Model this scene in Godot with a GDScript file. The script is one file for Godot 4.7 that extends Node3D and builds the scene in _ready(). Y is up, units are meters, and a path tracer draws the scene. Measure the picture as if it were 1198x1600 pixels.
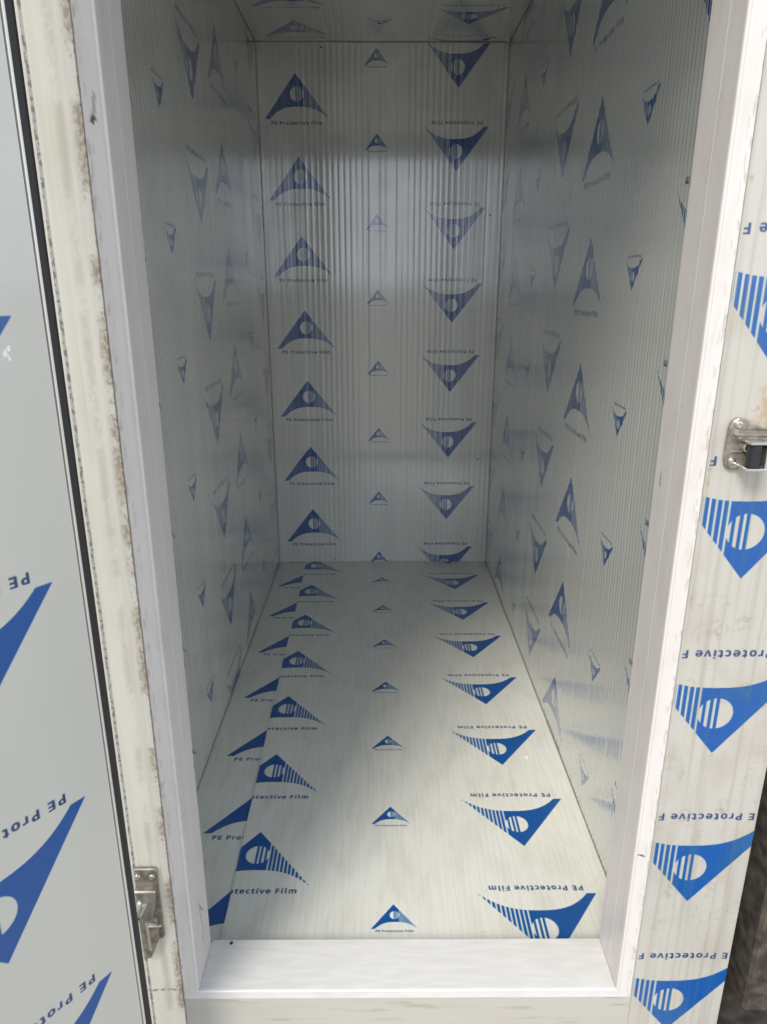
extends Node3D
# A tall insulated cold-room cabinet clad in sheet with printed protective film, seen through its open door.

const WL := -0.487   # inside faces of the cabinet
const WR := 0.510
const FY := 0.149
const HY := 2.339
const BZ := -2.246
const XL := -0.326   # door opening
const XR := 0.4235
const SY := 0.216
const TY := 2.268
const FW := 0.028    # width of the frame profile seen from the front
const FD := -0.102   # depth of the frame
const PPM := 830.0   # texture pixels per metre of film
const LOGO_W := 0.26
const LOGO_H := 0.163

var big: Image
var big_flip: Image
var small: Image
var small_flip: Image
var big_at := Vector2i()
var small_at := Vector2i()
var rng := RandomNumberGenerator.new()
var mats := {}


func _ready() -> void:
	rng.seed = 7
	# ---- camera, sky, sun, exposure
	var cam := Camera3D.new()
	cam.name = "camera"
	cam.position = Vector3(0, 1.42, 0.95)
	cam.rotation = Vector3(-0.308, -0.0049, 0.0002)
	cam.fov = 71.94
	cam.near = 0.02
	cam.far = 600.0
	add_child(cam)
	var sky_mat := ProceduralSkyMaterial.new()
	sky_mat.sky_top_color = Color(0.70, 0.74, 0.79)
	sky_mat.sky_horizon_color = Color(0.915, 0.945, 0.985)
	sky_mat.sky_curve = 0.35
	sky_mat.ground_horizon_color = Color(0.45, 0.44, 0.42)
	sky_mat.ground_bottom_color = Color(0.35, 0.34, 0.33)
	sky_mat.sun_angle_max = 1.0
	var sky := Sky.new()
	sky.sky_material = sky_mat
	var env := Environment.new()
	env.background_mode = Environment.BG_SKY
	env.sky = sky
	env.background_energy_multiplier = 1.32
	env.ambient_light_source = Environment.AMBIENT_SOURCE_SKY
	env.tonemap_mode = Environment.TONE_MAPPER_LINEAR
	env.tonemap_exposure = 1.73
	env.sdfgi_enabled = true
	env.ssao_enabled = true
	env.ssil_enabled = true
	var we := WorldEnvironment.new()
	we.name = "world_environment"
	we.environment = env
	add_child(we)
	var sun := DirectionalLight3D.new()
	sun.name = "sun"
	sun.light_energy = 0.66
	sun.light_color = Color(1.0, 0.97, 0.925)
	sun.light_angular_distance = 20.0
	sun.shadow_enabled = true
	add_child(sun)
	sun.look_at_from_position(Vector3.ZERO, Vector3(0.52, -1.10, -0.95))

	make_logos()
	make_materials()
	build_ground()
	build_concrete_wall()
	build_cabinet()
	build_crumbs()


# ---------------------------------------------------------------- naming
func child(called: String, mesh: Mesh, mat: Material, parent: Node = self) -> MeshInstance3D:
	var o := MeshInstance3D.new()
	var n := called
	var k := 0
	while parent.has_node(NodePath(n)):
		k += 1
		n = "%s_%03d" % [called, k]
	o.name = n
	o.mesh = mesh
	o.material_override = mat
	parent.add_child(o, true)
	return o


func tag(o: Node, label: String, category: String, group := "", kind := "") -> void:
	if label: o.set_meta("label", label)
	if category: o.set_meta("category", category)
	if group: o.set_meta("group", group)
	if kind: o.set_meta("kind", kind)


# ---------------------------------------------------------------- mesh helpers
func new_st() -> SurfaceTool:
	var st := SurfaceTool.new()
	st.begin(Mesh.PRIMITIVE_TRIANGLES)
	return st


func vtx(st: SurfaceTool, p: Vector3, n: Vector3, uv := Vector2.ZERO, uv2 := Vector2.ZERO) -> void:
	st.set_normal(n)
	st.set_uv(uv)
	st.set_uv2(uv2)
	st.add_vertex(p)


func tri(st: SurfaceTool, a: Vector3, b: Vector3, c: Vector3, n: Vector3, ua := Vector2.ZERO, ub := Vector2.ZERO, uc := Vector2.ZERO) -> void:
	if (b - a).cross(c - a).dot(n) > 0.0:
		vtx(st, a, n, ua, ua); vtx(st, c, n, uc, uc); vtx(st, b, n, ub, ub)
	else:
		vtx(st, a, n, ua, ua); vtx(st, b, n, ub, ub); vtx(st, c, n, uc, uc)


func quad(st: SurfaceTool, a: Vector3, b: Vector3, c: Vector3, d: Vector3, n: Vector3, ua := Vector2.ZERO, ub := Vector2.ZERO, uc := Vector2.ZERO, ud := Vector2.ZERO) -> void:
	tri(st, a, b, c, n, ua, ub, uc)
	tri(st, a, c, d, n, ua, uc, ud)


func poly_face(st: SurfaceTool, pts: Array, n: Vector3) -> void:
	for i in range(1, pts.size() - 1):
		tri(st, pts[0], pts[i], pts[i + 1], n)


# A box with chamfered edges, from corner lo to corner hi.
func bevel_box(st: SurfaceTool, lo: Vector3, hi: Vector3, r: float, xf := Transform3D()) -> void:
	var c := (lo + hi) * 0.5
	var h := (hi - lo) * 0.5
	r = minf(r, minf(h.x, minf(h.y, h.z)) * 0.9)
	for ax in 3:
		var b := (ax + 1) % 3
		var d := (ax + 2) % 3
		for s in [-1.0, 1.0]:
			var n := Vector3.ZERO
			n[ax] = s
			var q := []
			for k in [[-1, -1], [1, -1], [1, 1], [-1, 1]]:
				var p := Vector3.ZERO
				p[ax] = s * h[ax]
				p[b] = k[0] * (h[b] - r)
				p[d] = k[1] * (h[d] - r)
				q.append(xf * (c + p))
			var uvs := []
			for k in [[0, 0], [1, 0], [1, 1], [0, 1]]:
				uvs.append(Vector2(k[0] * h[b] * 2.0, k[1] * h[d] * 2.0))
			quad(st, q[0], q[1], q[2], q[3], xf.basis * n, uvs[0], uvs[1], uvs[2], uvs[3])
		for s1 in [-1.0, 1.0]:
			for s2 in [-1.0, 1.0]:
				var n2 := Vector3.ZERO
				n2[b] = s1
				n2[d] = s2
				n2 = n2.normalized()
				var e := []
				for k in [[-1, 0], [1, 0], [1, 1], [-1, 1]]:
					var p2 := Vector3.ZERO
					p2[ax] = k[0] * (h[ax] - r)
					p2[b] = s1 * (h[b] - (0.0 if k[1] == 0 else r))
					p2[d] = s2 * (h[d] - (r if k[1] == 0 else 0.0))
					e.append(xf * (c + p2))
				quad(st, e[0], e[1], e[2], e[3], xf.basis * n2)
	for sx in [-1.0, 1.0]:
		for sy in [-1.0, 1.0]:
			for sz in [-1.0, 1.0]:
				var s3 := Vector3(sx, sy, sz)
				var a1 := xf * (c + s3 * (h - Vector3(0, r, r)))
				var a2 := xf * (c + s3 * (h - Vector3(r, 0, r)))
				var a3 := xf * (c + s3 * (h - Vector3(r, r, 0)))
				tri(st, a1, a2, a3, xf.basis * s3.normalized())


func box_mesh(lo: Vector3, hi: Vector3, r := 0.0015, xf := Transform3D()) -> Mesh:
	var st := new_st()
	bevel_box(st, lo, hi, r, xf)
	return st.commit()


# Extrude a convex outline (x, y) from z0 to z1 with a chamfer at the front.
func plate(st: SurfaceTool, pts: Array, z0: float, z1: float, ch: float, xf: Transform3D) -> void:
	var n := pts.size()
	var mid := Vector2.ZERO
	for p in pts: mid += p / n
	var front := []
	var rim := []
	for p in pts:
		var inward: Vector2 = (mid - p).normalized() * ch * 1.4
		front.append(xf * Vector3(p.x + inward.x, p.y + inward.y, z1))
		rim.append(p)
	poly_face(st, front, xf.basis * Vector3(0, 0, 1))
	for i in n:
		var j := (i + 1) % n
		var e: Vector2 = rim[j] - rim[i]
		var out := Vector2(e.y, -e.x).normalized()
		if out.dot((rim[i] + rim[j]) * 0.5 - mid) < 0: out = -out
		var a0 := xf * Vector3(rim[i].x, rim[i].y, z0)
		var b0 := xf * Vector3(rim[j].x, rim[j].y, z0)
		var a1 := xf * Vector3(rim[i].x, rim[i].y, z1 - ch)
		var b1 := xf * Vector3(rim[j].x, rim[j].y, z1 - ch)
		quad(st, a0, b0, b1, a1, xf.basis * Vector3(out.x, out.y, 0))
		quad(st, a1, b1, front[j], front[i], xf.basis * Vector3(out.x, out.y, 1).normalized())


# A tube or rod of given radii along points (a lathe along a straight axis).
func rod(st: SurfaceTool, base: Vector3, axis: Vector3, rings: Array, seg := 20) -> void:
	axis = axis.normalized()
	var u := axis.cross(Vector3(0.31, 0.52, 0.79)).normalized()
	var w := axis.cross(u)
	for i in range(rings.size() - 1):
		var r0: Vector2 = rings[i]      # (distance along, radius)
		var r1: Vector2 = rings[i + 1]
		var slope := (r0.y - r1.y)
		var run := maxf(absf(r1.x - r0.x), 1e-6)
		for k in seg:
			var t0 := TAU * k / seg
			var t1 := TAU * (k + 1) / seg
			var d0 := u * cos(t0) + w * sin(t0)
			var d1 := u * cos(t1) + w * sin(t1)
			var flat := absf(r1.x - r0.x) < 1e-5
			var sgn := 1.0 if slope > 0 else -1.0
			var n0 := (axis * sgn if flat else (d0 * run + axis * slope).normalized())
			var n1 := (axis * sgn if flat else (d1 * run + axis * slope).normalized())
			var a := base + axis * r0.x + d0 * r0.y
			var b := base + axis * r0.x + d1 * r0.y
			var c := base + axis * r1.x + d1 * r1.y
			var d := base + axis * r1.x + d0 * r1.y
			if (b - a).cross(c - a).dot(n0 + n1) > 0.0 or (c - a).cross(d - a).dot(n0 + n1) > 0.0:
				vtx(st, a, n0); vtx(st, c, n1); vtx(st, b, n1)
				vtx(st, a, n0); vtx(st, d, n0); vtx(st, c, n1)
			else:
				vtx(st, a, n0); vtx(st, b, n1); vtx(st, c, n1)
				vtx(st, a, n0); vtx(st, c, n1); vtx(st, d, n0)


# A sheet w by h metres; o is its upper left corner, u runs right, v runs down, n faces the viewer.
# rib is the pitch of the pressed ribs (0: a flat sheet), amp their depth, wave the slow buckling.
func sheet(o: Vector3, u: Vector3, v: Vector3, n: Vector3, w: float, h: float, rib: float, amp: float, wave: float, sd: int) -> Mesh:
	var r := RandomNumberGenerator.new()
	r.seed = sd
	var per := 12 if rib > 0.02 else 8
	var nr := int(round(w / rib)) if rib > 0.0 else 0
	var nu := nr * per if nr else int(ceil(w / 0.03))
	var nv := int(ceil(h / (0.12 if nr else 0.03)))
	var amps := []
	var drift := []
	for k in nr + 1:
		amps.append(amp * r.randf_range(0.7, 1.3))
		drift.append(r.randf_range(0.0, TAU))
	var ph := []
	for k in 6: ph.append(r.randf_range(0.0, TAU))
	var height := func(x: float, y: float) -> float:
		var hh := 0.0
		if nr:
			var t := x / w * nr
			var k := clampi(int(t), 0, nr - 1)
			var f := t - k
			var a: float = amps[k] * (1.0 + 0.35 * sin(y * 3.1 + drift[k]))
			hh -= a * pow(0.5 - 0.5 * cos(TAU * f), 2.6 if rib > 0.02 else 1.6)
		hh += wave * (sin(x * 7.3 + ph[0] + 0.8 * sin(y * 2.1 + ph[1])) + 0.7 * sin(y * 5.2 + ph[2] + x * 2.0) + 0.35 * sin(x * 17.0 + y * 9.0 + ph[3]))
		return hh
	var st := new_st()
	var e := 0.0006
	for j in nv + 1:
		var y := h * j / nv
		for i in nu + 1:
			var x := w * i / nu
			var c: float = height.call(x, y)
			var dx: float = (height.call(minf(x + e, w), y) - height.call(maxf(x - e, 0.0), y)) / (minf(x + e, w) - maxf(x - e, 0.0))
			var dy: float = (height.call(x, y + e) - height.call(x, y - e)) / (2.0 * e)
			vtx(st, o + u * x + v * y + n * c, (n - u * dx - v * dy).normalized(), Vector2(x / w, y / h), Vector2(x, y))
	var flip := u.cross(v).dot(n) > 0.0
	for j in nv:
		for i in nu:
			var a := j * (nu + 1) + i
			var q := [a, a + 1, a + nu + 2, a, a + nu + 2, a + nu + 1]
			if flip: q = [a, a + nu + 2, a + 1, a, a + nu + 1, a + nu + 2]
			for k in q: st.add_index(k)
	return st.commit()


# ---------------------------------------------------------------- the printed film
func logo_hit(x: float, y: float) -> bool:
	# x right, y up, in metres from the apex of the mark, at its large size
	if y > 0.0 or y < -LOGO_H: return false
	var t := -y / LOGO_H
	var left := -0.127 * t
	var right := 0.133 * t
	if x < left or x > right: return false
	# the arch that the foot of the mark is cut by
	var d := x - 0.010
	var half := 0.1165 if d < 0.0 else 0.1225
	var q := absf(d) / half
	var arch := -0.728 * LOGO_H - 0.272 * LOGO_H * pow(q, 2.8 if d < 0.0 else 2.5)
	if q < 1.0 and y < arch: return false
	# the disc
	var r := Vector2(x - 0.0045, y + 0.073).length() / 0.0275
	if r < 1.0:
		var f := (x - 0.0045 + 0.0275) / 0.055
		var dark := (f > 0.43 and f < 0.52) or (f > 0.60 and f < 0.70) or (f > 0.80 and f < 0.89)
		if not dark: return false
	# the bars at the right
	if x > 0.0308:
		var s := fmod(x - 0.0308, 0.0093)
		if s < 0.0036: return false
	return true


func text_mask(s: int, w: int, h: int, ax: float, ay: float, ppm: float) -> PackedByteArray:
	var mask := PackedByteArray()
	mask.resize(w * h * s * s)
	var font := SystemFont.new()
	font.font_names = PackedStringArray(["Droid Sans"])
	font.font_weight = 700
	var tm := TextMesh.new()
	tm.text = "PE Protective Film"
	var spaced := FontVariation.new()
	spaced.base_font = font
	spaced.spacing_glyph = 5
	spaced.spacing_space = 4
	tm.font = spaced
	tm.font_size = 64
	tm.pixel_size = 0.01
	tm.depth = 0.0
	var arr := tm.get_mesh_arrays()
	var vs: PackedVector3Array = arr[Mesh.ARRAY_VERTEX]
	var ns: PackedVector3Array = arr[Mesh.ARRAY_NORMAL]
	var idx: PackedInt32Array = arr[Mesh.ARRAY_INDEX] if arr[Mesh.ARRAY_INDEX] != null else PackedInt32Array(range(vs.size()))
	var lo := Vector2(1e9, 1e9)
	var hi := Vector2(-1e9, -1e9)
	for p in vs:
		lo = lo.min(Vector2(p.x, p.y)); hi = hi.max(Vector2(p.x, p.y))
	var kx := 0.208 / (hi.x - lo.x)
	var ky := 0.0150 / (hi.y - lo.y)
	var W := w * s
	var H := h * s
	for i in range(0, idx.size(), 3):
		if absf(ns[idx[i]].z) < 0.5: continue
		var q := []
		for k in 3:
			var p: Vector3 = vs[idx[i + k]]
			var px := -0.1015 + (p.x - lo.x) * kx
			var py := -0.1845 + (p.y - lo.y) * ky
			q.append(Vector2((ax + px * ppm) * s, (ay - py * ppm) * s))
		var a: Vector2 = q[0]
		var b: Vector2 = q[1]
		var c: Vector2 = q[2]
		var area := (b - a).cross(c - a)
		if absf(area) < 1e-9: continue
		for yy in range(maxi(0, int(minf(a.y, minf(b.y, c.y)))), mini(H, int(maxf(a.y, maxf(b.y, c.y))) + 2)):
			for xx in range(maxi(0, int(minf(a.x, minf(b.x, c.x)))), mini(W, int(maxf(a.x, maxf(b.x, c.x))) + 2)):
				var p := Vector2(xx + 0.5, yy + 0.5)
				var w0 := (b - a).cross(p - a) / area
				var w1 := (c - b).cross(p - b) / area
				var w2 := (a - c).cross(p - c) / area
				if w0 >= 0.0 and w1 >= 0.0 and w2 >= 0.0: mask[yy * W + xx] = 1
	return mask


func draw_logo(scale: float, s: int) -> Array:
	var ppm := PPM * scale
	var w := int(0.274 * ppm) + 2
	var h := int(0.196 * ppm) + 2
	var ax := 0.134 * ppm + 1.0
	var ay := 0.004 * ppm + 1.0
	var mask := text_mask(s, w, h, ax, ay, ppm)
	var data := PackedByteArray()
	data.resize(w * h * 4)
	var W := w * s
	for y in h:
		for x in w:
			var ink := 0
			var txt := 0
			for j in s:
				for i in s:
					if mask[(y * s + j) * W + x * s + i]:
						txt += 1
					elif logo_hit((x + (i + 0.5) / s - ax) / ppm, -(y + (j + 0.5) / s - ay) / ppm):
						ink += 1
			var o := (y * w + x) * 4
			if txt > ink:
				data[o] = 20; data[o + 1] = 50; data[o + 2] = 98
			else:
				data[o] = 0; data[o + 1] = 76; data[o + 2] = 150
			data[o + 3] = int(255.0 * (ink + txt) / (s * s))
	return [Image.create_from_data(w, h, false, Image.FORMAT_RGBA8, data), Vector2i(int(ax), int(ay))]


func make_logos() -> void:
	var a := draw_logo(1.0, 3)
	big = a[0]; big_at = a[1]
	var b := draw_logo(0.373, 4)
	small = b[0]; small_at = b[1]
	big_flip = big.duplicate(); big_flip.rotate_180()
	small_flip = small.duplicate(); small_flip.rotate_180()


# columns: [kind, u, v of one apex, drift of u per row]; kinds U u upright, I i inverted
func print_film(w: float, h: float, columns: Array, base: Color, pitch := 0.301, wear := 0.0, sd := 1) -> Image:
	var im := Image.create(int(w * PPM), int(h * PPM), false, Image.FORMAT_RGBA8)
	im.fill(base)
	for c in columns:
		var kind: String = c[0]
		var src: Image = {"U": big, "I": big_flip, "u": small, "i": small_flip}[kind]
		var at: Vector2i = big_at if kind.to_upper() == kind else small_at
		if kind == "I" or kind == "i": at = src.get_size() - at
		for k in range(-12, 13):
			var v: float = c[2] + pitch * k
			if v < -0.4 or v > h + 0.4: continue
			var u: float = c[1] + c[3] * k
			im.blend_rect(src, Rect2i(Vector2i.ZERO, src.get_size()), Vector2i(int(round(u * PPM)), int(round(v * PPM))) - at)
	return im


func noise(freq: float, sd: int, oct := 4) -> FastNoiseLite:
	var n := FastNoiseLite.new()
	n.noise_type = FastNoiseLite.TYPE_SIMPLEX
	n.frequency = freq
	n.seed = sd
	n.fractal_octaves = oct
	return n


# multiply noise into an image, stretched by sx, sy; amount how dark it gets
func dirty(im: Image, sd: int, stretch: Vector2, freq: float, amount: float, tint: Color, cut := 0.0) -> void:
	var n := noise(freq, sd)
	var w := im.get_width()
	var h := im.get_height()
	var d := im.get_data()
	for y in h:
		for x in w:
			var t := n.get_noise_2d(x * stretch.x, y * stretch.y)
			t = clampf((t - cut) / (1.0 - cut), 0.0, 1.0) * amount
			if t > 0.0:
				var o := (y * w + x) * 4
				d[o] = int(lerpf(d[o], tint.r * 255.0, t))
				d[o + 1] = int(lerpf(d[o + 1], tint.g * 255.0, t))
				d[o + 2] = int(lerpf(d[o + 2], tint.b * 255.0, t))
	im.set_data(w, h, false, Image.FORMAT_RGBA8, d)


func noise_tex(freq: float, sd: int, lo: Color, hi: Color, size := Vector2i(512, 512), oct := 4) -> NoiseTexture2D:
	var t := NoiseTexture2D.new()
	t.noise = noise(freq, sd, oct)
	t.width = size.x
	t.height = size.y
	t.seamless = true
	t.generate_mipmaps = false
	var g := Gradient.new()
	g.set_color(0, lo)
	g.set_color(1, hi)
	t.color_ramp = g
	return t


# ---------------------------------------------------------------- materials
func film_mat(im: Image, detail: Texture2D, rough := 0.17, coat := 1.0, uv2 := Vector3(1, 1, 1)) -> StandardMaterial3D:
	var m := StandardMaterial3D.new()
	m.albedo_texture = ImageTexture.create_from_image(im)
	m.roughness = rough
	m.metallic_specular = 0.62
	m.clearcoat_enabled = true
	m.clearcoat = coat
	m.clearcoat_roughness = 0.07
	m.texture_repeat = false
	if detail:
		m.detail_enabled = true
		m.detail_albedo = detail
		m.detail_blend_mode = BaseMaterial3D.BLEND_MODE_MUL
		m.detail_uv_layer = BaseMaterial3D.DETAIL_UV_2
		m.uv2_scale = uv2
	return m


func plain(c: Color, rough: float, metal := 0.0) -> StandardMaterial3D:
	var m := StandardMaterial3D.new()
	m.albedo_color = c
	m.roughness = rough
	m.metallic = metal
	return m


func make_materials() -> void:
	mats.core = plain(Color(0.80, 0.80, 0.78), 0.6)
	mats.dark = plain(Color(0.16, 0.16, 0.16), 0.9)
	mats.rubber = plain(Color(0.165, 0.16, 0.165), 0.55)
	mats.trim = plain(Color(0.80, 0.80, 0.78), 0.3, 0.3)
	var pvc := plain(Color(0.83, 0.815, 0.805), 0.38)
	pvc.uv1_triplanar = true
	pvc.uv1_world_triplanar = true
	pvc.uv1_scale = Vector3(1.6, 1.6, 1.6)
	pvc.albedo_texture = noise_tex(0.012, 5, Color(0.965, 0.965, 0.96), Color(1, 1, 1), Vector2i(512, 512), 5)
	mats.pvc = pvc
	var sill := pvc.duplicate()
	sill.albedo_color = Color(0.82, 0.82, 0.82)
	sill.albedo_texture = noise_tex(0.02, 11, Color(0.94, 0.94, 0.93), Color(1, 1, 1), Vector2i(512, 512), 6)
	sill.uv1_scale = Vector3(0.9, 2.0, 6.0)
	mats.sill = sill
	var cast := plain(Color(0.74, 0.72, 0.69), 0.36, 0.7)
	cast.uv1_triplanar = true
	cast.uv1_world_triplanar = true
	cast.uv1_scale = Vector3(8, 8, 8)
	cast.albedo_texture = noise_tex(0.02, 21, Color(0.68, 0.66, 0.62), Color(1, 1, 1), Vector2i(256, 256), 5)
	mats.cast = cast
	mats.steel = plain(Color(0.86, 0.86, 0.85), 0.22, 0.9)
	mats.screw = plain(Color(0.78, 0.76, 0.72), 0.28, 0.9)
	mats.slot = plain(Color(0.12, 0.11, 0.10), 0.7)
	mats.roller = plain(Color(0.14, 0.145, 0.17), 0.35)
	var con := plain(Color(0.38, 0.36, 0.34), 0.92)
	con.uv1_triplanar = true
	con.uv1_world_triplanar = true
	con.uv1_scale = Vector3(1.7, 1.7, 1.7)
	con.albedo_texture = noise_tex(0.012, 31, Color(0.45, 0.44, 0.43), Color(1.0, 0.97, 0.925), Vector2i(1024, 1024), 7)
	con.heightmap_enabled = true
	con.heightmap_texture = noise_tex(0.03, 32, Color.BLACK, Color.WHITE, Vector2i(512, 512), 6)
	con.heightmap_scale = 0.10
	mats.concrete = con
	var gr := con.duplicate()
	gr.albedo_color = Color(0.78, 0.77, 0.75)  # lightened so the ground bounces more light up into the cabinet
	mats.ground = gr
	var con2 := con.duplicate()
	con2.albedo_color = Color(0.26, 0.25, 0.24)  # same concrete, darkened in colour for shade in the recess and on the slab
	mats.concrete_shaded = con2


# ---------------------------------------------------------------- the setting
func build_ground() -> void:
	var st := new_st()
	var n := 24
	var at := func(k: int) -> float:
		var t := (k - n * 0.5) / (n * 0.5)
		return signf(t) * (absf(t) * 3.0 + pow(absf(t), 6.0) * 400.0)
	for i in n:
		for j in n:
			var x0: float = at.call(i)
			var x1: float = at.call(i + 1)
			var z0: float = at.call(j)
			var z1: float = at.call(j + 1)
			quad(st, Vector3(x0, 0, z0), Vector3(x1, 0, z0), Vector3(x1, 0, z1), Vector3(x0, 0, z1), Vector3.UP)
	var g := child("ground", st.commit(), mats.ground)
	tag(g, "concrete ground at the foot of the cabinet, made pale to bounce light inside", "ground", "", "structure")


func build_concrete_wall() -> void:
	var w := Node3D.new()
	w.name = "concrete_wall"
	w.position = Vector3(0.7, 0, -0.2)
	add_child(w)
	tag(w, "rough dark concrete wall with a raised pier, right of the film-covered front strip", "wall")
	child("wall_face", box_mesh(Vector3(-0.075, 0.0, -0.20), Vector3(0.06, 2.6, 0.02), 0.004), mats.concrete_shaded, w)
	child("ground_shade_slab", box_mesh(Vector3(-0.072, 0.0, 0.021), Vector3(1.7, 0.022, 0.75), 0.004), mats.concrete_shaded, w)  # added slab; its dark colour stands in for shade on the pale ground
	child("pier", box_mesh(Vector3(0.034, 0.0, -0.10), Vector3(1.6, 2.6, 0.095), 0.006), mats.concrete, w)


# ---------------------------------------------------------------- the cabinet
func bar(a0: Callable, prof: Array, close: bool) -> Mesh:
	# a0(a, z, end) gives the point of the profile (a outwards from the opening, z forwards) at either end
	var st := new_st()
	var n := prof.size()
	var run := 0.0
	var mid := Vector2(0.014, -0.05)
	var per := 0.0
	for i in n: per += (prof[(i + 1) % n] - prof[i]).length()
	for i in n:
		var j := (i + 1) % n
		var p: Vector2 = prof[i]
		var q: Vector2 = prof[j]
		var e := q - p
		var out := Vector2(e.y, -e.x).normalized()
		if out.dot((p + q) * 0.5 - mid) < 0: out = -out
		var A: Vector3 = a0.call(p.x, p.y, 0)
		var B: Vector3 = a0.call(p.x, p.y, 1)
		var C: Vector3 = a0.call(q.x, q.y, 1)
		var D: Vector3 = a0.call(q.x, q.y, 0)
		var da: Vector3 = a0.call(p.x + 0.001, p.y, 0) - A
		da -= (B - A).normalized() * da.dot((B - A).normalized())
		var nn := (da.normalized() * out.x + Vector3(0, 0, 1) * out.y).normalized()
		quad(st, A, B, C, D, nn, Vector2(0, run / per), Vector2(1, run / per), Vector2(1, (run + e.length()) / per), Vector2(0, (run + e.length()) / per))
		run += e.length()
	return st.commit()


func build_cabinet() -> void:
	var cab := Node3D.new()
	cab.name = "cold_room_cabinet"
	add_child(cab)
	tag(cab, "tall white insulated cold room cabinet lined with blue-printed protective film, its door open", "cold room")
	var base := Color(0.85, 0.858, 0.838)
	var t := 0.10
	var faint := noise_tex(0.006, 41, Color(0.90, 0.90, 0.90), Color(1, 1, 1), Vector2i(512, 512), 3)

	# insulated cores, joined end to end
	child("side_panel", box_mesh(Vector3(WL - t, 0.03, BZ - t), Vector3(WL - 0.002, HY + t, FD - 0.002)), mats.core, cab)
	child("side_panel", box_mesh(Vector3(WR + 0.002, 0.03, BZ - t), Vector3(WR + t, HY + t, FD - 0.002)), mats.core, cab)
	child("back_panel", box_mesh(Vector3(WL - 0.001, 0.03, BZ - t), Vector3(WR + 0.001, HY + t - 0.001, BZ - 0.003)), mats.core, cab)
	child("roof_panel", box_mesh(Vector3(WL - 0.001, HY + 0.003, BZ - 0.002), Vector3(WR + 0.001, HY + t - 0.002, FD - 0.003)), mats.core, cab)
	child("floor_panel", box_mesh(Vector3(WL - 0.001, 0.031, BZ - 0.002), Vector3(WR + 0.001, FY - 0.003, FD - 0.003)), mats.core, cab)

	# film-covered linings
	var hh := HY - FY
	var dd := FD - BZ
	var bw := [["U", -0.321 - WL, HY - 0.420, 0.0027], ["u", -0.006 - WL, HY - 0.205, 0.001], ["I", 0.316 - WL, HY - 0.368, 0.0]]
	var m_back := film_mat(print_film(WR - WL, hh, bw, base, 0.3024), faint)
	m_back.clearcoat = 1.0
	m_back.clearcoat_roughness = 0.06
	m_back.roughness = 0.13
	m_back.metallic_specular = 0.75
	child("back_lining", sheet(Vector3(WL + 0.002, HY - 0.003, BZ), Vector3.RIGHT, Vector3.DOWN, Vector3.BACK, WR - WL - 0.004, hh - 0.003, 0.025, 0.00042, 0.00012, 3), m_back, cab)
	var z0 := BZ
	var rw := []
	for c in [["I", -0.224, 0.215], ["i", -0.541, 0.217], ["U", -0.866, 0.341], ["I", -1.205, 0.215], ["i", -1.53, 0.217], ["U", -1.855, 0.341], ["I", -2.19, 0.215]]:
		rw.append([c[0], c[1] - z0, HY - c[2], 0.002])
	var m_right := film_mat(print_film(dd, hh, rw, base, 0.2995), faint)
	child("side_lining", sheet(Vector3(WR, HY - 0.002, BZ + 0.002), Vector3.BACK, Vector3.DOWN, Vector3.LEFT, dd - 0.004, hh - 0.001, 0.0165, 0.00042, 0.00026, 4), m_right, cab)
	var lw := []
	for c in [["i", -0.19, 0.887], ["U", -0.503, 1.012], ["i", -0.822, 0.887], ["I", -1.142, 0.669], ["U", -1.482, 0.638], ["i", -1.80, 0.887], ["I", -2.12, 0.669]]:
		lw.append([c[0], FD - c[1], HY - c[2], 0.003])
	var m_left := film_mat(print_film(dd, hh, lw, base, 0.304), faint)
	child("side_lining", sheet(Vector3(WL, HY - 0.002, FD - 0.002), Vector3.FORWARD, Vector3.DOWN, Vector3.RIGHT, dd - 0.004, hh - 0.001, 0.0165, 0.00042, 0.00026, 5), m_left, cab)
	var cw := [["U", -0.313 - WL, 2.02 + FD, 0.0], ["i", 0.005 - WL, 2.06 + FD, 0.0], ["I", 0.325 - WL, 2.05 + FD, 0.0]]
	var m_ceil := film_mat(print_film(WR - WL, dd, cw, base), faint)
	child("ceiling_lining", sheet(Vector3(WL + 0.002, HY, FD - 0.002), Vector3.RIGHT, Vector3.FORWARD, Vector3.DOWN, WR - WL - 0.004, dd - 0.004, 0.030, 0.0003, 0.0003, 6), m_ceil, cab)
	# the floor: two sheets, the right one lapped over the left one along a slanting joint
	var f1 := [["U", -0.309 - WL, -0.62 - BZ, 0.005]]
	var im1 := print_film(0.24, dd, f1, base, 0.3)
	floor_wear(im1, 101)
	var m_f1 := film_mat(im1, null, 0.38, 0.25)
	child("floor_sheet", sheet(Vector3(WL + 0.002, FY - 0.0015, BZ + 0.002), Vector3.RIGHT, Vector3.BACK, Vector3.UP, 0.24, dd - 0.006, 0.0, 0.0, 0.00012, 7), m_f1, cab)
	var o2 := -0.36
	var f2 := [["U", -0.293 - o2, -0.456 - BZ, 0.0028], ["u", 0.027 - o2, -0.241 - BZ, 0.0032], ["I", 0.343 - o2, -0.406 - BZ, 0.0028]]
	var im2 := print_film(WR - o2, dd, f2, base, 0.3015)
	floor_wear(im2, 102)
	var m_f2 := film_mat(im2, null, 0.38, 0.25)
	child("floor_sheet", lapped_floor(o2, dd), m_f2, cab)

	# rivets in the linings
	for p in [Vector2(0.462, 1.71), Vector2(0.452, 0.66), Vector2(-0.23, 2.32), Vector2(-0.22, 0.165)]:
		var st := new_st()
		rod(st, Vector3(p.x, p.y, BZ - 0.001), Vector3.BACK, [Vector2(0, 0.0036), Vector2(0.002, 0.0034), Vector2(0.0028, 0.002), Vector2(0.003, 0.0002)], 12)
		child("rivet", st.commit(), mats.slot, cab)

	build_front(cab)
	build_frame(cab)
	build_door(cab)
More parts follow.
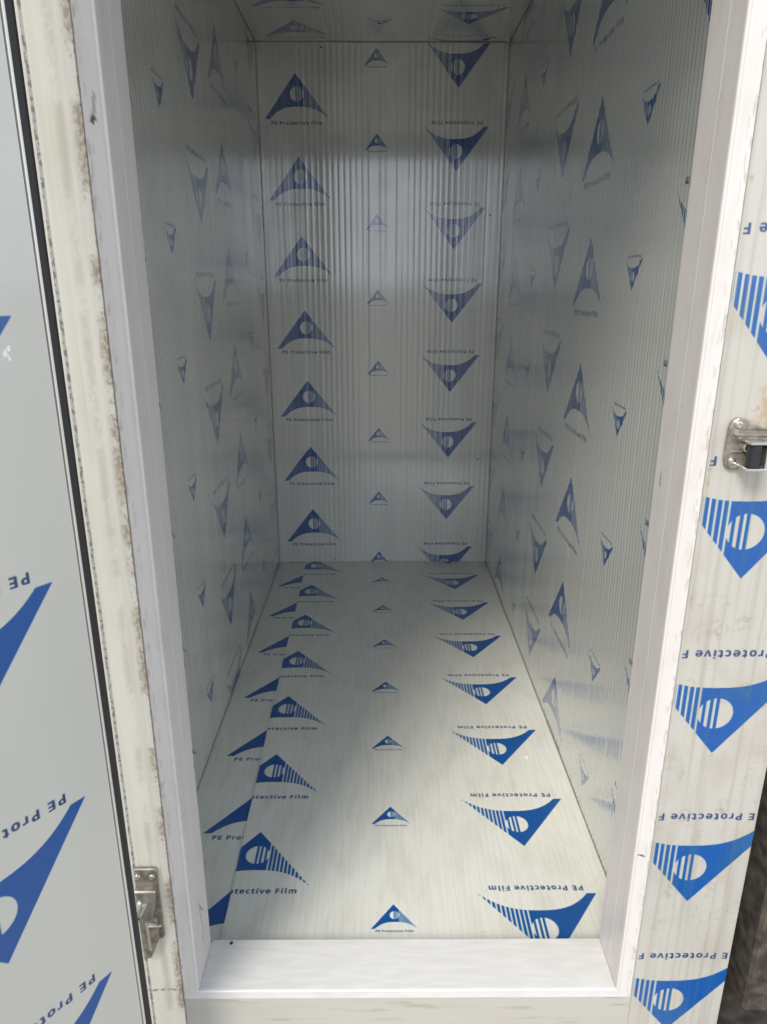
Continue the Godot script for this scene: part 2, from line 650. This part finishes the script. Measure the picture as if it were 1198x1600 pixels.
	build_hinge(cab)
	build_catch(cab)


# rubbed film: faint streaks lengthwise, scuffs and specks of grit
func floor_wear(im: Image, sd: int) -> void:
	dirty(im, sd, Vector2(1.0, 0.05), 0.10, 0.10, Color(0.45, 0.43, 0.38), -0.2)
	dirty(im, sd + 5, Vector2(1.0, 0.5), 0.012, 0.10, Color(0.50, 0.47, 0.40), 0.0)
	var r := RandomNumberGenerator.new()
	r.seed = sd
	var w := im.get_width()
	var h := im.get_height()
	for k in int(w * 0.11):
		var p := Vector2(r.randf() * w, r.randf() * h)
		var ang := r.randf_range(-0.35, 0.35) + PI * 0.5 if r.randf() < 0.7 else r.randf() * TAU
		var turn := r.randf_range(-0.03, 0.03)
		var n := int(r.randf_range(6, 60))
		var a := r.randf_range(0.06, 0.24)
		for i in n:
			p += Vector2(cos(ang), sin(ang))
			ang += turn
			if p.x < 0 or p.y < 0 or p.x >= w or p.y >= h: break
			var f := a * sin(PI * (i + 0.5) / n)
			im.set_pixelv(Vector2i(p), im.get_pixelv(Vector2i(p)).lerp(Color(0.36, 0.34, 0.30), f))
	for k in int(w * 0.22):
		var x := r.randi_range(1, w - 3)
		var y := r.randi_range(1, h - 3)
		for d in [[0, 0, 0.7], [1, 0, 0.45], [0, 1, 0.4], [1, 1, 0.25]]:
			im.set_pixel(x + d[0], y + d[1], im.get_pixel(x + d[0], y + d[1]).lerp(Color(0.26, 0.24, 0.20), d[2] * r.randf_range(0.3, 1.0)))


func lapped_floor(o2: float, dd: float) -> Mesh:
	# left edge runs from x -0.328 at the sill to -0.360 at the back
	var st := new_st()
	var nu := 28
	var nv := 60
	var w := WR - o2
	var top := FY + 0.0026
	for j in nv + 1:
		var v := dd * j / nv
		var left := lerpf(-0.3585, -0.3275, v / dd) + 0.0012 * sin(v * 4.1) + 0.0006 * sin(v * 13.0)
		for i in nu + 1:
			var x := lerpf(left, WR - 0.002, float(i) / nu)
			var hgt := 0.00006 * (sin(x * 9.0 + v * 2.0) + sin(v * 6.0 + x * 3.0))
			var dx := 0.00006 * (9.0 * cos(x * 9.0 + v * 2.0) + 3.0 * cos(v * 6.0 + x * 3.0))
			var dz := 0.00006 * (2.0 * cos(x * 9.0 + v * 2.0) + 6.0 * cos(v * 6.0 + x * 3.0))
			var z := BZ + 0.002 + v * (dd - 0.006) / dd
			vtx(st, Vector3(x, top + hgt, z), Vector3(-dx, 1, -dz).normalized(), Vector2((x - o2) / w, v / dd), Vector2(x, v))
	for j in nv:
		for i in nu:
			var a := j * (nu + 1) + i
			for k in [a, a + 1, a + nu + 2, a, a + nu + 2, a + nu + 1]: st.add_index(k)
	var k0 := (nu + 1) * (nv + 1)
	var prev := -1
	for j in nv + 1:   # the cut edge of the upper sheet
		var v2 := dd * j / nv
		var l2 := lerpf(-0.3585, -0.3275, v2 / dd) + 0.0012 * sin(v2 * 4.1) + 0.0006 * sin(v2 * 13.0)
		var z2 := BZ + 0.002 + v2 * (dd - 0.006) / dd
		var h2 := 0.00006 * (sin(l2 * 9.0 + v2 * 2.0) + sin(v2 * 6.0 + l2 * 3.0))
		vtx(st, Vector3(l2, top + h2, z2), Vector3.LEFT, Vector2((l2 - o2) / w, v2 / dd), Vector2(l2, v2))
		vtx(st, Vector3(l2 + 0.0015, top - 0.0040, z2), Vector3.LEFT, Vector2((l2 - o2) / w, v2 / dd), Vector2(l2, v2))
		var c := k0 + j * 2
		if prev >= 0:
			for k in [prev, c, c + 1, prev, c + 1, prev + 1]: st.add_index(k)
		prev = c
	return st.commit()


func build_front(cab: Node3D) -> void:
	var top := HY + 0.10
	var ox := WR + 0.108
	# right strip: film-covered, soiled by fingers
	var x0 := XR + FW + 0.0026
	var w := ox - x0
	var im := print_film(w, top, [["I", 0.526 - x0, top - 0.398, 0.0]], Color(0.695, 0.688, 0.665), 0.3025)
	dirty(im, 61, Vector2(1.0, 0.02), 0.06, 0.34, Color(0.50, 0.46, 0.40), 0.0)
	dirty(im, 62, Vector2(1.0, 0.6), 0.010, 0.22, Color(0.54, 0.47, 0.40), 0.0)
	finger_marks(im, top)
	smudge(im, (0.015) * PPM, (top - 1.225) * PPM, 0.0, Color(0.64, 0.52, 0.36), 0)
	var m := film_mat(im, null, 0.36, 0.3)
	child("front_strip", box_mesh(Vector3(x0, 0.02, FD), Vector3(ox, top, -0.002), 0.002), mats.core, cab)
	child("front_sheet", sheet(Vector3(x0, top, -0.0005), Vector3.RIGHT, Vector3.DOWN, Vector3.BACK, w, top - 0.02, 0.026, 0.00022, 0.0001, 12), m, cab)
	# left strip: cream, with the black line the door gasket leaves
	var xl := XL - FW - 0.0015
	var lw := 0.241
	var li := Image.create(int(lw * 700), int(top * 700), false, Image.FORMAT_RGBA8)
	li.fill(Color(0.915, 0.898, 0.85))
	dirty(li, 71, Vector2(1.0, 0.03), 0.06, 0.30, Color(0.70, 0.66, 0.55), 0.0)
	dirty(li, 72, Vector2(1.0, 0.3), 0.016, 0.20, Color(0.70, 0.65, 0.54), 0.0)
	gasket_marks(li, 700.0, top)
	var ml := film_mat(li, null, 0.42, 0.15)
	child("front_strip", box_mesh(Vector3(xl - lw, 0.02, FD), Vector3(xl, top, -0.002), 0.002), mats.core, cab)
	child("front_sheet", sheet(Vector3(xl - lw, top, -0.0005), Vector3.RIGHT, Vector3.DOWN, Vector3.BACK, lw, top - 0.02, 0.0, 0.0, 0.0002, 13), ml, cab)
	# apron below the sill
	var ah := SY - FW * 0.75 - 0.02
	var aw := x0 - xl - 0.003
	var ai := Image.create(int(aw * 700), int(ah * 700), false, Image.FORMAT_RGBA8)
	ai.fill(Color(0.69, 0.685, 0.66))
	dirty(ai, 81, Vector2(0.12, 1.0), 0.03, 0.4, Color(0.66, 0.62, 0.52), 0.05)
	dirty(ai, 82, Vector2(0.15, 1.2), 0.04, 0.5, Color(0.50, 0.46, 0.36), 0.40)
	var ma := film_mat(ai, null, 0.4, 0.2)
	child("apron", box_mesh(Vector3(xl + 0.0015, 0.02, FD), Vector3(x0 - 0.0015, 0.02 + ah, -0.002), 0.002), mats.core, cab)
	child("apron_sheet", sheet(Vector3(xl + 0.0015, 0.02 + ah, -0.0005), Vector3.RIGHT, Vector3.DOWN, Vector3.BACK, aw, ah, 0.0, 0.0, 0.0001, 14), ma, cab)
	child("header", box_mesh(Vector3(xl + 0.0015, TY + FW + 0.0015, FD), Vector3(x0 - 0.0015, top, -0.001), 0.002), mats.core, cab)
	child("canopy", box_mesh(Vector3(WL - 0.7, 2.41, 0.0), Vector3(WR + 0.7, 2.436, 0.36), 0.003), mats.core, cab)
	child("plinth", box_mesh(Vector3(WL - 0.09, 0.0, BZ), Vector3(WR + 0.09, 0.029, -0.02), 0.002), mats.dark, cab)


# greasy finger marks: faint broken rings, most of them low down
func finger_marks(im: Image, top: float) -> void:
	var r := RandomNumberGenerator.new()
	r.seed = 64
	var n := noise(0.09, 65, 3)
	for k in 90:
		var cy := (top - 0.25 - 0.72 * pow(r.randf(), 0.8)) * PPM
		var cx := r.randf() * im.get_width()
		var rx := r.randf_range(4.0, 10.0)
		var ry := rx * r.randf_range(1.1, 1.7)
		var lean := r.randf_range(-0.5, 0.5)
		var full := r.randf() < 0.35
		for y in range(int(cy - ry * 1.4), int(cy + ry * 1.4)):
			for x in range(int(cx - rx * 2), int(cx + rx * 2)):
				if x < 0 or y < 0 or x >= im.get_width() or y >= im.get_height(): continue
				var d := Vector2((x - cx + lean * (y - cy)) / rx, (y - cy) / ry).length()
				var f := (1.0 - smoothstep(0.75, 1.1, d)) if full else (1.0 - smoothstep(0.0, 0.22, absf(d - 0.85)))
				f *= clampf(0.35 + n.get_noise_2d(x, y) * 1.3, 0.0, 1.0) * (0.20 if full else 0.20)
				if f > 0.0: im.set_pixel(x, y, im.get_pixel(x, y).lerp(Color(0.50, 0.46, 0.39), f))


func smudge(im: Image, _x: float, _y: float, _r: float, col: Color, _k: int) -> void:
	# rust at the latch and down the seam
	var n := noise(0.08, 66, 4)
	var spots := [[0.068, 1.250, 0.020, 0.5], [0.095, 1.240, 0.018, 0.45],  [0.004, 1.172, 0.004, 0.6], [0.003, 1.15, 0.004, 0.5], [0.003, 1.54, 0.004, 0.6]]
	for s in spots:
		var cx: float = s[0] * PPM
		var cy: float = im.get_height() - (s[1]) * PPM
		var r: float = s[2] * PPM
		for y in range(int(cy - r * 2), int(cy + r * 2)):
			for x in range(int(maxf(0, cx - r)), int(minf(im.get_width(), cx + r))):
				if y < 0 or y >= im.get_height(): continue
				var d := Vector2((x - cx) / r, (y - cy) / (r * 1.8)).length()
				var f := clampf((1.0 - d) * 1.3 + n.get_noise_2d(x, y) * 1.2 - 0.15, 0.0, 1.0) * float(s[3])
				im.set_pixel(x, y, im.get_pixel(x, y).lerp(col, f))


func gasket_marks(im: Image, ppm: float, top: float) -> void:
	var n := noise(0.16, 75, 4)
	var n2 := noise(0.012, 76, 3)
	var w := im.get_width()
	var h := im.get_height()
	for y in h:
		for x in w:
			var d := (w - x) / ppm   # distance left of the seam
			var c := im.get_pixel(x, y)
			var a := n.get_noise_2d(x, y * 0.7)
			var b := n2.get_noise_2d(x * 0.3, y)
			if d < 0.016:
				var f := clampf(1.0 - absf(d - 0.005) / 0.010, 0.0, 1.0)
				c = c.lerp(Color(0.70, 0.62, 0.52), f * clampf(0.25 + b * 1.6, 0.0, 0.5))
				c = c.lerp(Color(0.38, 0.32, 0.26), f * clampf(a * 1.6 + b * 1.2 - 0.3, 0.0, 0.36))
			if d < 0.0018: c = c.lerp(Color(0.45, 0.36, 0.28), 0.5 + 0.4 * a)
			if d > 0.020 and d < 0.036:
				c = c.lerp(Color(0.66, 0.64, 0.56), clampf(0.2 + b * 0.4 + a * 0.2, 0.0, 0.30) * sin(PI * (d - 0.020) / 0.016))
			if d > 0.0562 and d < 0.0602:
				c = c.lerp(Color(0.66, 0.65, 0.65) if a < 0.22 else Color(0.36, 0.35, 0.34), 0.75)
			elif d > 0.042:
				c = c.lerp(Color(0.92, 0.905, 0.86), 0.45)
			var yy := top - y / ppm
			if absf(yy - 0.198 - 0.002 * sin(d * 60.0)) < 0.0022: c = c.lerp(Color(0.58, 0.53, 0.43), clampf(0.5 + a, 0.0, 0.9))
			im.set_pixel(x, y, c)


# plastic frame profile, with lengthwise drawing marks, knocks, pencil lines and grime along its outer edge
func frame_mat(sd: int, marks: Array) -> StandardMaterial3D:
	var w := 1030
	var h := 134
	var im := Image.create(w, h, false, Image.FORMAT_RGBA8)
	im.fill(Color(0.81, 0.795, 0.785))
	dirty(im, sd, Vector2(0.02, 1.0), 0.11, 0.16, Color(0.70, 0.67, 0.64), -0.1)
	dirty(im, sd + 1, Vector2(0.5, 1.0), 0.03, 0.16, Color(0.66, 0.63, 0.57), 0.05)
	var r := RandomNumberGenerator.new()
	r.seed = sd
	var n := noise(0.12, sd + 2, 3)
	for y in range(62, 70):      # grime where the front face meets the panel
		for x in w:
			var t := n.get_noise_2d(x * 0.35, y * 2.0)
			if t > 0.26: im.set_pixel(x, y, im.get_pixel(x, y).lerp(Color(0.42, 0.39, 0.34), clampf((t - 0.26) * 2.0, 0.0, 0.45) * (y - 60) / 10.0))
	for k in 16:
		var p := Vector2(r.randf() * w, r.randf_range(2, 66))
		var ang := r.randf_range(-0.5, 0.5) if r.randf() < 0.6 else r.randf() * TAU
		var a := r.randf_range(0.05, 0.20)
		for i in int(r.randf_range(3, 26)):
			p += Vector2(cos(ang), sin(ang))
			if p.x < 0 or p.y < 0 or p.x >= w or p.y >= h: break
			im.set_pixelv(Vector2i(p), im.get_pixelv(Vector2i(p)).lerp(Color(0.44, 0.41, 0.37), a))
	for m in marks:              # [along, across, dx, dy, dark]
		var p0 := Vector2(m[0] * 500.0, m[1] * 500.0)
		var p1 := p0 + Vector2(m[2], m[3]) * 500.0
		for i in 40:
			var q := p0.lerp(p1, i / 39.0) + Vector2(0, 0.4 * sin(i * 0.13))
			for dy in 2:
				var px := Vector2i(int(q.x), int(q.y) + dy)
				if px.x >= 0 and px.y >= 0 and px.x < w and px.y < h:
					im.set_pixelv(px, im.get_pixelv(px).lerp(Color(0.28, 0.26, 0.25), float(m[4]) * 0.5))
	var mt := StandardMaterial3D.new()
	mt.albedo_texture = ImageTexture.create_from_image(im)
	mt.roughness = 0.38
	mt.texture_repeat = false
	return mt


func build_frame(cab: Node3D) -> void:
	var prof := [Vector2(0, FD), Vector2(0, -0.046), Vector2(0.0003, -0.0452), Vector2(0.0003, -0.0444), Vector2(0, -0.0436), Vector2(0, -0.0005), Vector2(0.0005, 0.0018), Vector2(0.0018, 0.0030), Vector2(0.0034, 0.0032), Vector2(0.0046, 0.0024), Vector2(0.0052, 0.0012), Vector2(FW - 0.001, 0.0012), Vector2(FW, 0.0003), Vector2(FW, FD)]
	var lprof := prof.duplicate()
	lprof[0] = Vector2(0, FD + 0.0085)
	lprof[lprof.size() - 1] = Vector2(FW, FD + 0.0085)
	var sprof := [Vector2(0, FD), Vector2(0, -0.0015), Vector2(0.0006, 0.0012), Vector2(0.0020, 0.0026), Vector2(0.0036, 0.0026), Vector2(0.0046, 0.0016), Vector2(0.0050, 0.0006), Vector2(FW * 0.75 - 0.001, 0.0006), Vector2(FW * 0.75, -0.0004), Vector2(FW * 0.75, FD)]
	var k := 0.75
	child("door_jamb", bar(func(a: float, z: float, e: int) -> Vector3: return Vector3(XL - a, (SY - a * k) if e == 0 else (TY + a), z), lprof, true), frame_mat(201, [[1.42, 0.116, -0.030, 0.006, 0.25], [1.392, 0.119, -0.010, 0.006, 0.55], [0.10, 0.045, 0.05, 0.006, 0.7], [0.115, 0.03, 0.028, 0.02, 0.6], [0.06, 0.05, 0.035, -0.008, 0.5]]), cab)
	child("door_jamb", bar(func(a: float, z: float, e: int) -> Vector3: return Vector3(XR + a, (SY - a * k) if e == 0 else (TY + a), z), prof, true), frame_mat(211, [[0.30, 0.112, 0.004, 0.012, 0.4], [0.92, 0.02, 0.02, 0.002, 0.3]]), cab)
	child("door_sill", bar(func(a: float, z: float, e: int) -> Vector3: return Vector3((XL - a / k + 0.0004) if e == 0 else (XR + a / k - 0.0004), SY - a, z), sprof, true), mats.sill, cab)
	child("door_head", bar(func(a: float, z: float, e: int) -> Vector3: return Vector3((XL - a + 0.0004) if e == 0 else (XR + a - 0.0004), TY + a, z), prof, true), mats.pvc, cab)


func build_door(cab: Node3D) -> void:
	# opened to about 126 degrees; its film-covered inner face is towards the camera
	var along := Vector3(-0.584, 0, 0.8118).normalized()   # away from the hinge
	var norm := Vector3(0.8118, 0, 0.584).normalized()     # out of the inner face
	var edge := Vector3(-0.3617, 0, 0.1518)
	var xf := Transform3D(Basis(-along, Vector3.UP, norm), edge)   # x towards the hinge, y up, z out of the face
	var dw := 0.88
	var y0 := 0.10
	var y1 := 2.36
	var door := child("door", box_mesh(Vector3(-dw, y0, -0.098), Vector3(-0.001, y1, -0.003), 0.003, xf), mats.core, cab)
	door.set_meta("label", "thick white door swung open, its inner face in printed film")
	var base := Color(0.775, 0.775, 0.755)
	var sw := dw - 0.0045
	var im := print_film(sw, y1 - y0, [["I", sw - 0.167 + 0.0045, y1 - 0.625, 0.0], ["u", sw - 0.50, y1 - 0.70, 0.0], ["U", sw - 0.80, y1 - 0.66, 0.0]], base, 0.302)
	torn_print(im, sw, y1)
	var m := film_mat(im, noise_tex(0.004, 91, Color(0.93, 0.93, 0.92), Color(1, 1, 1), Vector2i(512, 512), 3), 0.30, 0.4)
	child("film_sheet", sheet(xf * Vector3(-dw, y1, 0.0), -along, Vector3.DOWN, norm, sw, y1 - y0, 0.0, 0.0, 0.0004, 21), m, door)
	child("edge_trim", box_mesh(Vector3(-0.0022, y0, -0.0295), Vector3(0.0008, y1, 0.0006), 0.0006, xf), mats.trim, door)
	var st := new_st()
	var pts := []
	for k in 13:
		var a := -PI / 2 + PI * k / 12.0
		pts.append(Vector2(0.0072 + 0.0072 * cos(a), -0.0085 + 0.0072 * sin(a)))
	pts.append(Vector2(0.001, -0.0013))
	pts.append(Vector2(0.001, -0.0157))
	for i in pts.size():
		var p: Vector2 = pts[i]
		var q: Vector2 = pts[(i + 1) % pts.size()]
		var e := q - p
		var out := Vector2(e.y, -e.x).normalized()
		if out.dot((p + q) * 0.5 - Vector2(0.006, -0.0085)) < 0: out = -out
		quad(st, xf * Vector3(p.x, y0, p.y), xf * Vector3(q.x, y0, q.y), xf * Vector3(q.x, y1, q.y), xf * Vector3(p.x, y1, p.y), xf.basis * Vector3(out.x, 0, out.y))
	child("gasket", st.commit(), mats.rubber, door)


func torn_print(im: Image, sw: float, y1: float) -> void:
	# a patch of print rubbed off near the edge of the door, about 1.33 m up
	var n := noise(0.05, 95, 4)
	var cx := (sw - 0.059) * PPM
	var cy := (y1 - 1.325) * PPM
	var base := Color(0.775, 0.775, 0.755)
	for y in range(int(cy - 0.11 * PPM), int(cy + 0.055 * PPM)):
		for x in range(int(cx - 0.075 * PPM), int(minf(im.get_width(), cx + 0.054 * PPM))):
			var px := x / PPM - (sw - 0.059)
			var keep := y / PPM < y1 - 1.372 and px > -0.008
			if keep: continue
			im.set_pixel(x, y, base)
	for s in [[0.012, 0.0, 3.2], [0.017, -0.004, 2.6], [0.016, 0.006, 1.8]]:
		for y in range(-6, 7):
			for x in range(-6, 7):
				if Vector2(x, y).length() < float(s[2]) * (0.8 + 0.6 * n.get_noise_2d(x * 3.0, y * 3.0)):
					var ix := int(cx + s[0] * PPM) + x
					var iy := int(cy - 0.03 * PPM + s[1] * PPM) + y
					if ix < im.get_width(): im.set_pixel(ix, iy, Color(0.93, 0.93, 0.92))


func screw(parent: Node, at: Vector3, dir: Vector3, r: float) -> void:
	var st := new_st()
	rod(st, at, dir, [Vector2(0, r), Vector2(r * 0.25, r), Vector2(r * 0.5, r * 0.78), Vector2(r * 0.58, r * 0.42), Vector2(r * 0.30, r * 0.40), Vector2(r * 0.30, 0.00005)], 16)
	child("screw", st.commit(), mats.screw, parent)


func build_hinge(cab: Node3D) -> void:
	var h := Node3D.new()
	h.name = "hinge"
	h.position = Vector3(-0.3930, 0.40, 0.001)
	cab.add_child(h)
	h.set_meta("label", "tarnished metal cam hinge at the foot of the cream strip")
	var id := Transform3D()
	# back plate
	var st := new_st()
	plate(st, [Vector2(-0.0185, 0.094), Vector2(0.016, 0.094), Vector2(0.0185, 0.090), Vector2(0.0185, -0.052), Vector2(0.015, -0.058), Vector2(0.008, -0.058), Vector2(-0.0185, -0.052)], 0.0, 0.005, 0.0015, id)
	child("hinge_plate", st.commit(), mats.cast, h)
	screw(h, Vector3(-0.014, 0.078, 0.005), Vector3.BACK, 0.0052)
	screw(h, Vector3(0.010, 0.078, 0.005), Vector3.BACK, 0.0052)
	# raised cheek with a bright upper lip, sloping in towards its foot
	var b := new_st()
	plate(b, [Vector2(-0.0185, 0.058), Vector2(0.0165, 0.058), Vector2(0.012, 0.02), Vector2(0.004, -0.01), Vector2(-0.0185, -0.012)], 0.005, 0.017, 0.003, id)
	child("hinge_cheek", b.commit(), mats.cast, h)
	var lip := new_st()
	bevel_box(lip, Vector3(-0.0185, 0.0545, 0.014), Vector3(0.0165, 0.060, 0.0185), 0.0018)
	child("cheek_lip", lip.commit(), mats.steel, h)
	# rising cam on its pin
	var cam := new_st()
	rod(cam, Vector3(-0.004, 0.040, 0.017), Vector3(-0.45, -1, 0.12), [Vector2(0, 0.0002), Vector2(0, 0.0072), Vector2(0.004, 0.0088), Vector2(0.026, 0.0088), Vector2(0.031, 0.0072), Vector2(0.031, 0.0002)], 20)
	child("cam_barrel", cam.commit(), mats.steel, h)
	var eye := new_st()
	rod(eye, Vector3(-0.0165, 0.012, 0.024), Vector3(0.3, 0.1, 1), [Vector2(0, 0.0052), Vector2(0.003, 0.0052), Vector2(0.0034, 0.0028), Vector2(0.001, 0.0025), Vector2(0.001, 0.0001)], 16)
	child("pin_end", eye.commit(), mats.slot, h)
	# tapering tongue that runs to a point below
	var tg := new_st()
	plate(tg, [Vector2(-0.0185, 0.0), Vector2(0.012, -0.006), Vector2(0.012, -0.05), Vector2(-0.006, -0.094), Vector2(-0.0185, -0.098), Vector2(-0.0185, -0.09)], 0.005, 0.013, 0.003, id)
	child("tongue", tg.commit(), mats.cast, h)
	var rd := new_st()
	rod(rd, Vector3(-0.0055, 0.0, 0.0135), Vector3(0.02, -1, 0), [Vector2(0, 0.0002), Vector2(0, 0.0024), Vector2(0.072, 0.0024), Vector2(0.073, 0.0002)], 12)
	child("tongue_rib", rd.commit(), mats.steel, h)
	var cr := new_st()
	bevel_box(cr, Vector3(-0.004, -0.0205, 0.011), Vector3(0.0185, -0.0165, 0.0165), 0.0014)
	child("cross_rib", cr.commit(), mats.steel, h)


func build_catch(cab: Node3D) -> void:
	var c := Node3D.new()
	c.name = "roller_catch"
	c.position = Vector3(0.520, 1.211, 0.001)
	cab.add_child(c)
	c.set_meta("label", "grey cast latch plate holding a black roller")
	var id := Transform3D()
	var st := new_st()
	plate(st, [Vector2(-0.0465, 0.028), Vector2(-0.043, 0.037), Vector2(-0.036, 0.0415), Vector2(-0.026, 0.040), Vector2(0.002, 0.0265), Vector2(0.05, 0.0255), Vector2(0.05, -0.0205), Vector2(-0.016, -0.0215), Vector2(-0.027, -0.030), Vector2(-0.038, -0.0305), Vector2(-0.045, -0.025), Vector2(-0.0475, -0.014)], 0.0, 0.006, 0.002, id)
	child("catch_plate", st.commit(), mats.cast, c)
	screw(c, Vector3(-0.0355, 0.0325, 0.006), Vector3.BACK, 0.0058)
	screw(c, Vector3(-0.0375, -0.0185, 0.006), Vector3.BACK, 0.0054)
	var rb := new_st()
	bevel_box(rb, Vector3(-0.040, 0.0165, 0.004), Vector3(0.05, 0.021, 0.011), 0.0015)
	bevel_box(rb, Vector3(-0.041, -0.0065, 0.004), Vector3(-0.024, -0.0035, 0.0085), 0.0012)
	child("stiffening_rib", rb.commit(), mats.cast, c)
	var bolt := new_st()
	rod(bolt, Vector3(-0.0195, 0.002, 0.005), Vector3.BACK, [Vector2(0, 0.0075), Vector2(0.006, 0.0075), Vector2(0.0085, 0.006), Vector2(0.0085, 0.0035), Vector2(0.006, 0.003), Vector2(0.006, 0.0001)], 20)
	child("bolt", bolt.commit(), mats.screw, c)
	var yk := new_st()
	bevel_box(yk, Vector3(-0.030, 0.0100, 0.004), Vector3(-0.0035, 0.0140, 0.037), 0.001)
	bevel_box(yk, Vector3(-0.030, -0.0260, 0.004), Vector3(-0.0035, -0.0220, 0.037), 0.001)
	bevel_box(yk, Vector3(-0.0075, -0.0221, 0.004), Vector3(-0.0035, 0.0101, 0.037), 0.001)
	child("roller_yoke", yk.commit(), mats.steel, c)
	var ro := new_st()
	rod(ro, Vector3(-0.0185, -0.0215, 0.026), Vector3.UP, [Vector2(0, 0.002), Vector2(0, 0.0085), Vector2(0.001, 0.0095), Vector2(0.0302, 0.0095), Vector2(0.0312, 0.0085), Vector2(0.0312, 0.002)], 28)
	child("roller", ro.commit(), mats.roller, c)


# ---------------------------------------------------------------- small things lying about
func lump(r: float, sq: float, sd: int) -> Mesh:
	var rr := RandomNumberGenerator.new()
	rr.seed = sd
	var st := new_st()
	var rows := []
	for j in 6:
		var row := []
		for i in 10:
			var a := TAU * i / 10.0
			var b := PI * j / 5.0
			var k := r * rr.randf_range(0.7, 1.25)
			row.append(Vector3(sin(b) * cos(a) * k, r * sq + cos(b) * k * sq, sin(b) * sin(a) * k))
		rows.append(row)
	for j in 5:
		for i in 10:
			var i2 := (i + 1) % 10
			var c := Vector3(0, r * sq, 0)
			var a: Vector3 = rows[j][i]
			var b: Vector3 = rows[j][i2]
			var d: Vector3 = rows[j + 1][i2]
			var e: Vector3 = rows[j + 1][i]
			quad(st, a, b, d, e, ((a + b + d + e) * 0.25 - c).normalized())
	return st.commit()


func build_crumbs() -> void:
	var white := plain(Color(0.88, 0.86, 0.80), 0.8)
	var black := plain(Color(0.15, 0.13, 0.11), 0.8)
	var a := child("foam_crumb", lump(0.0045, 0.7, 1), white)
	a.position = Vector3(0.414, FY + 0.0012, -0.742)
	tag(a, "white foam crumb lying on the cabinet floor near the right wall", "crumb")
	var b := child("dirt_crumb", lump(0.003, 0.6, 2), black)
	b.position = Vector3(-0.287, SY - 0.0003, -0.094)
	tag(b, "black dirt crumb on the back edge of the white door sill", "crumb")
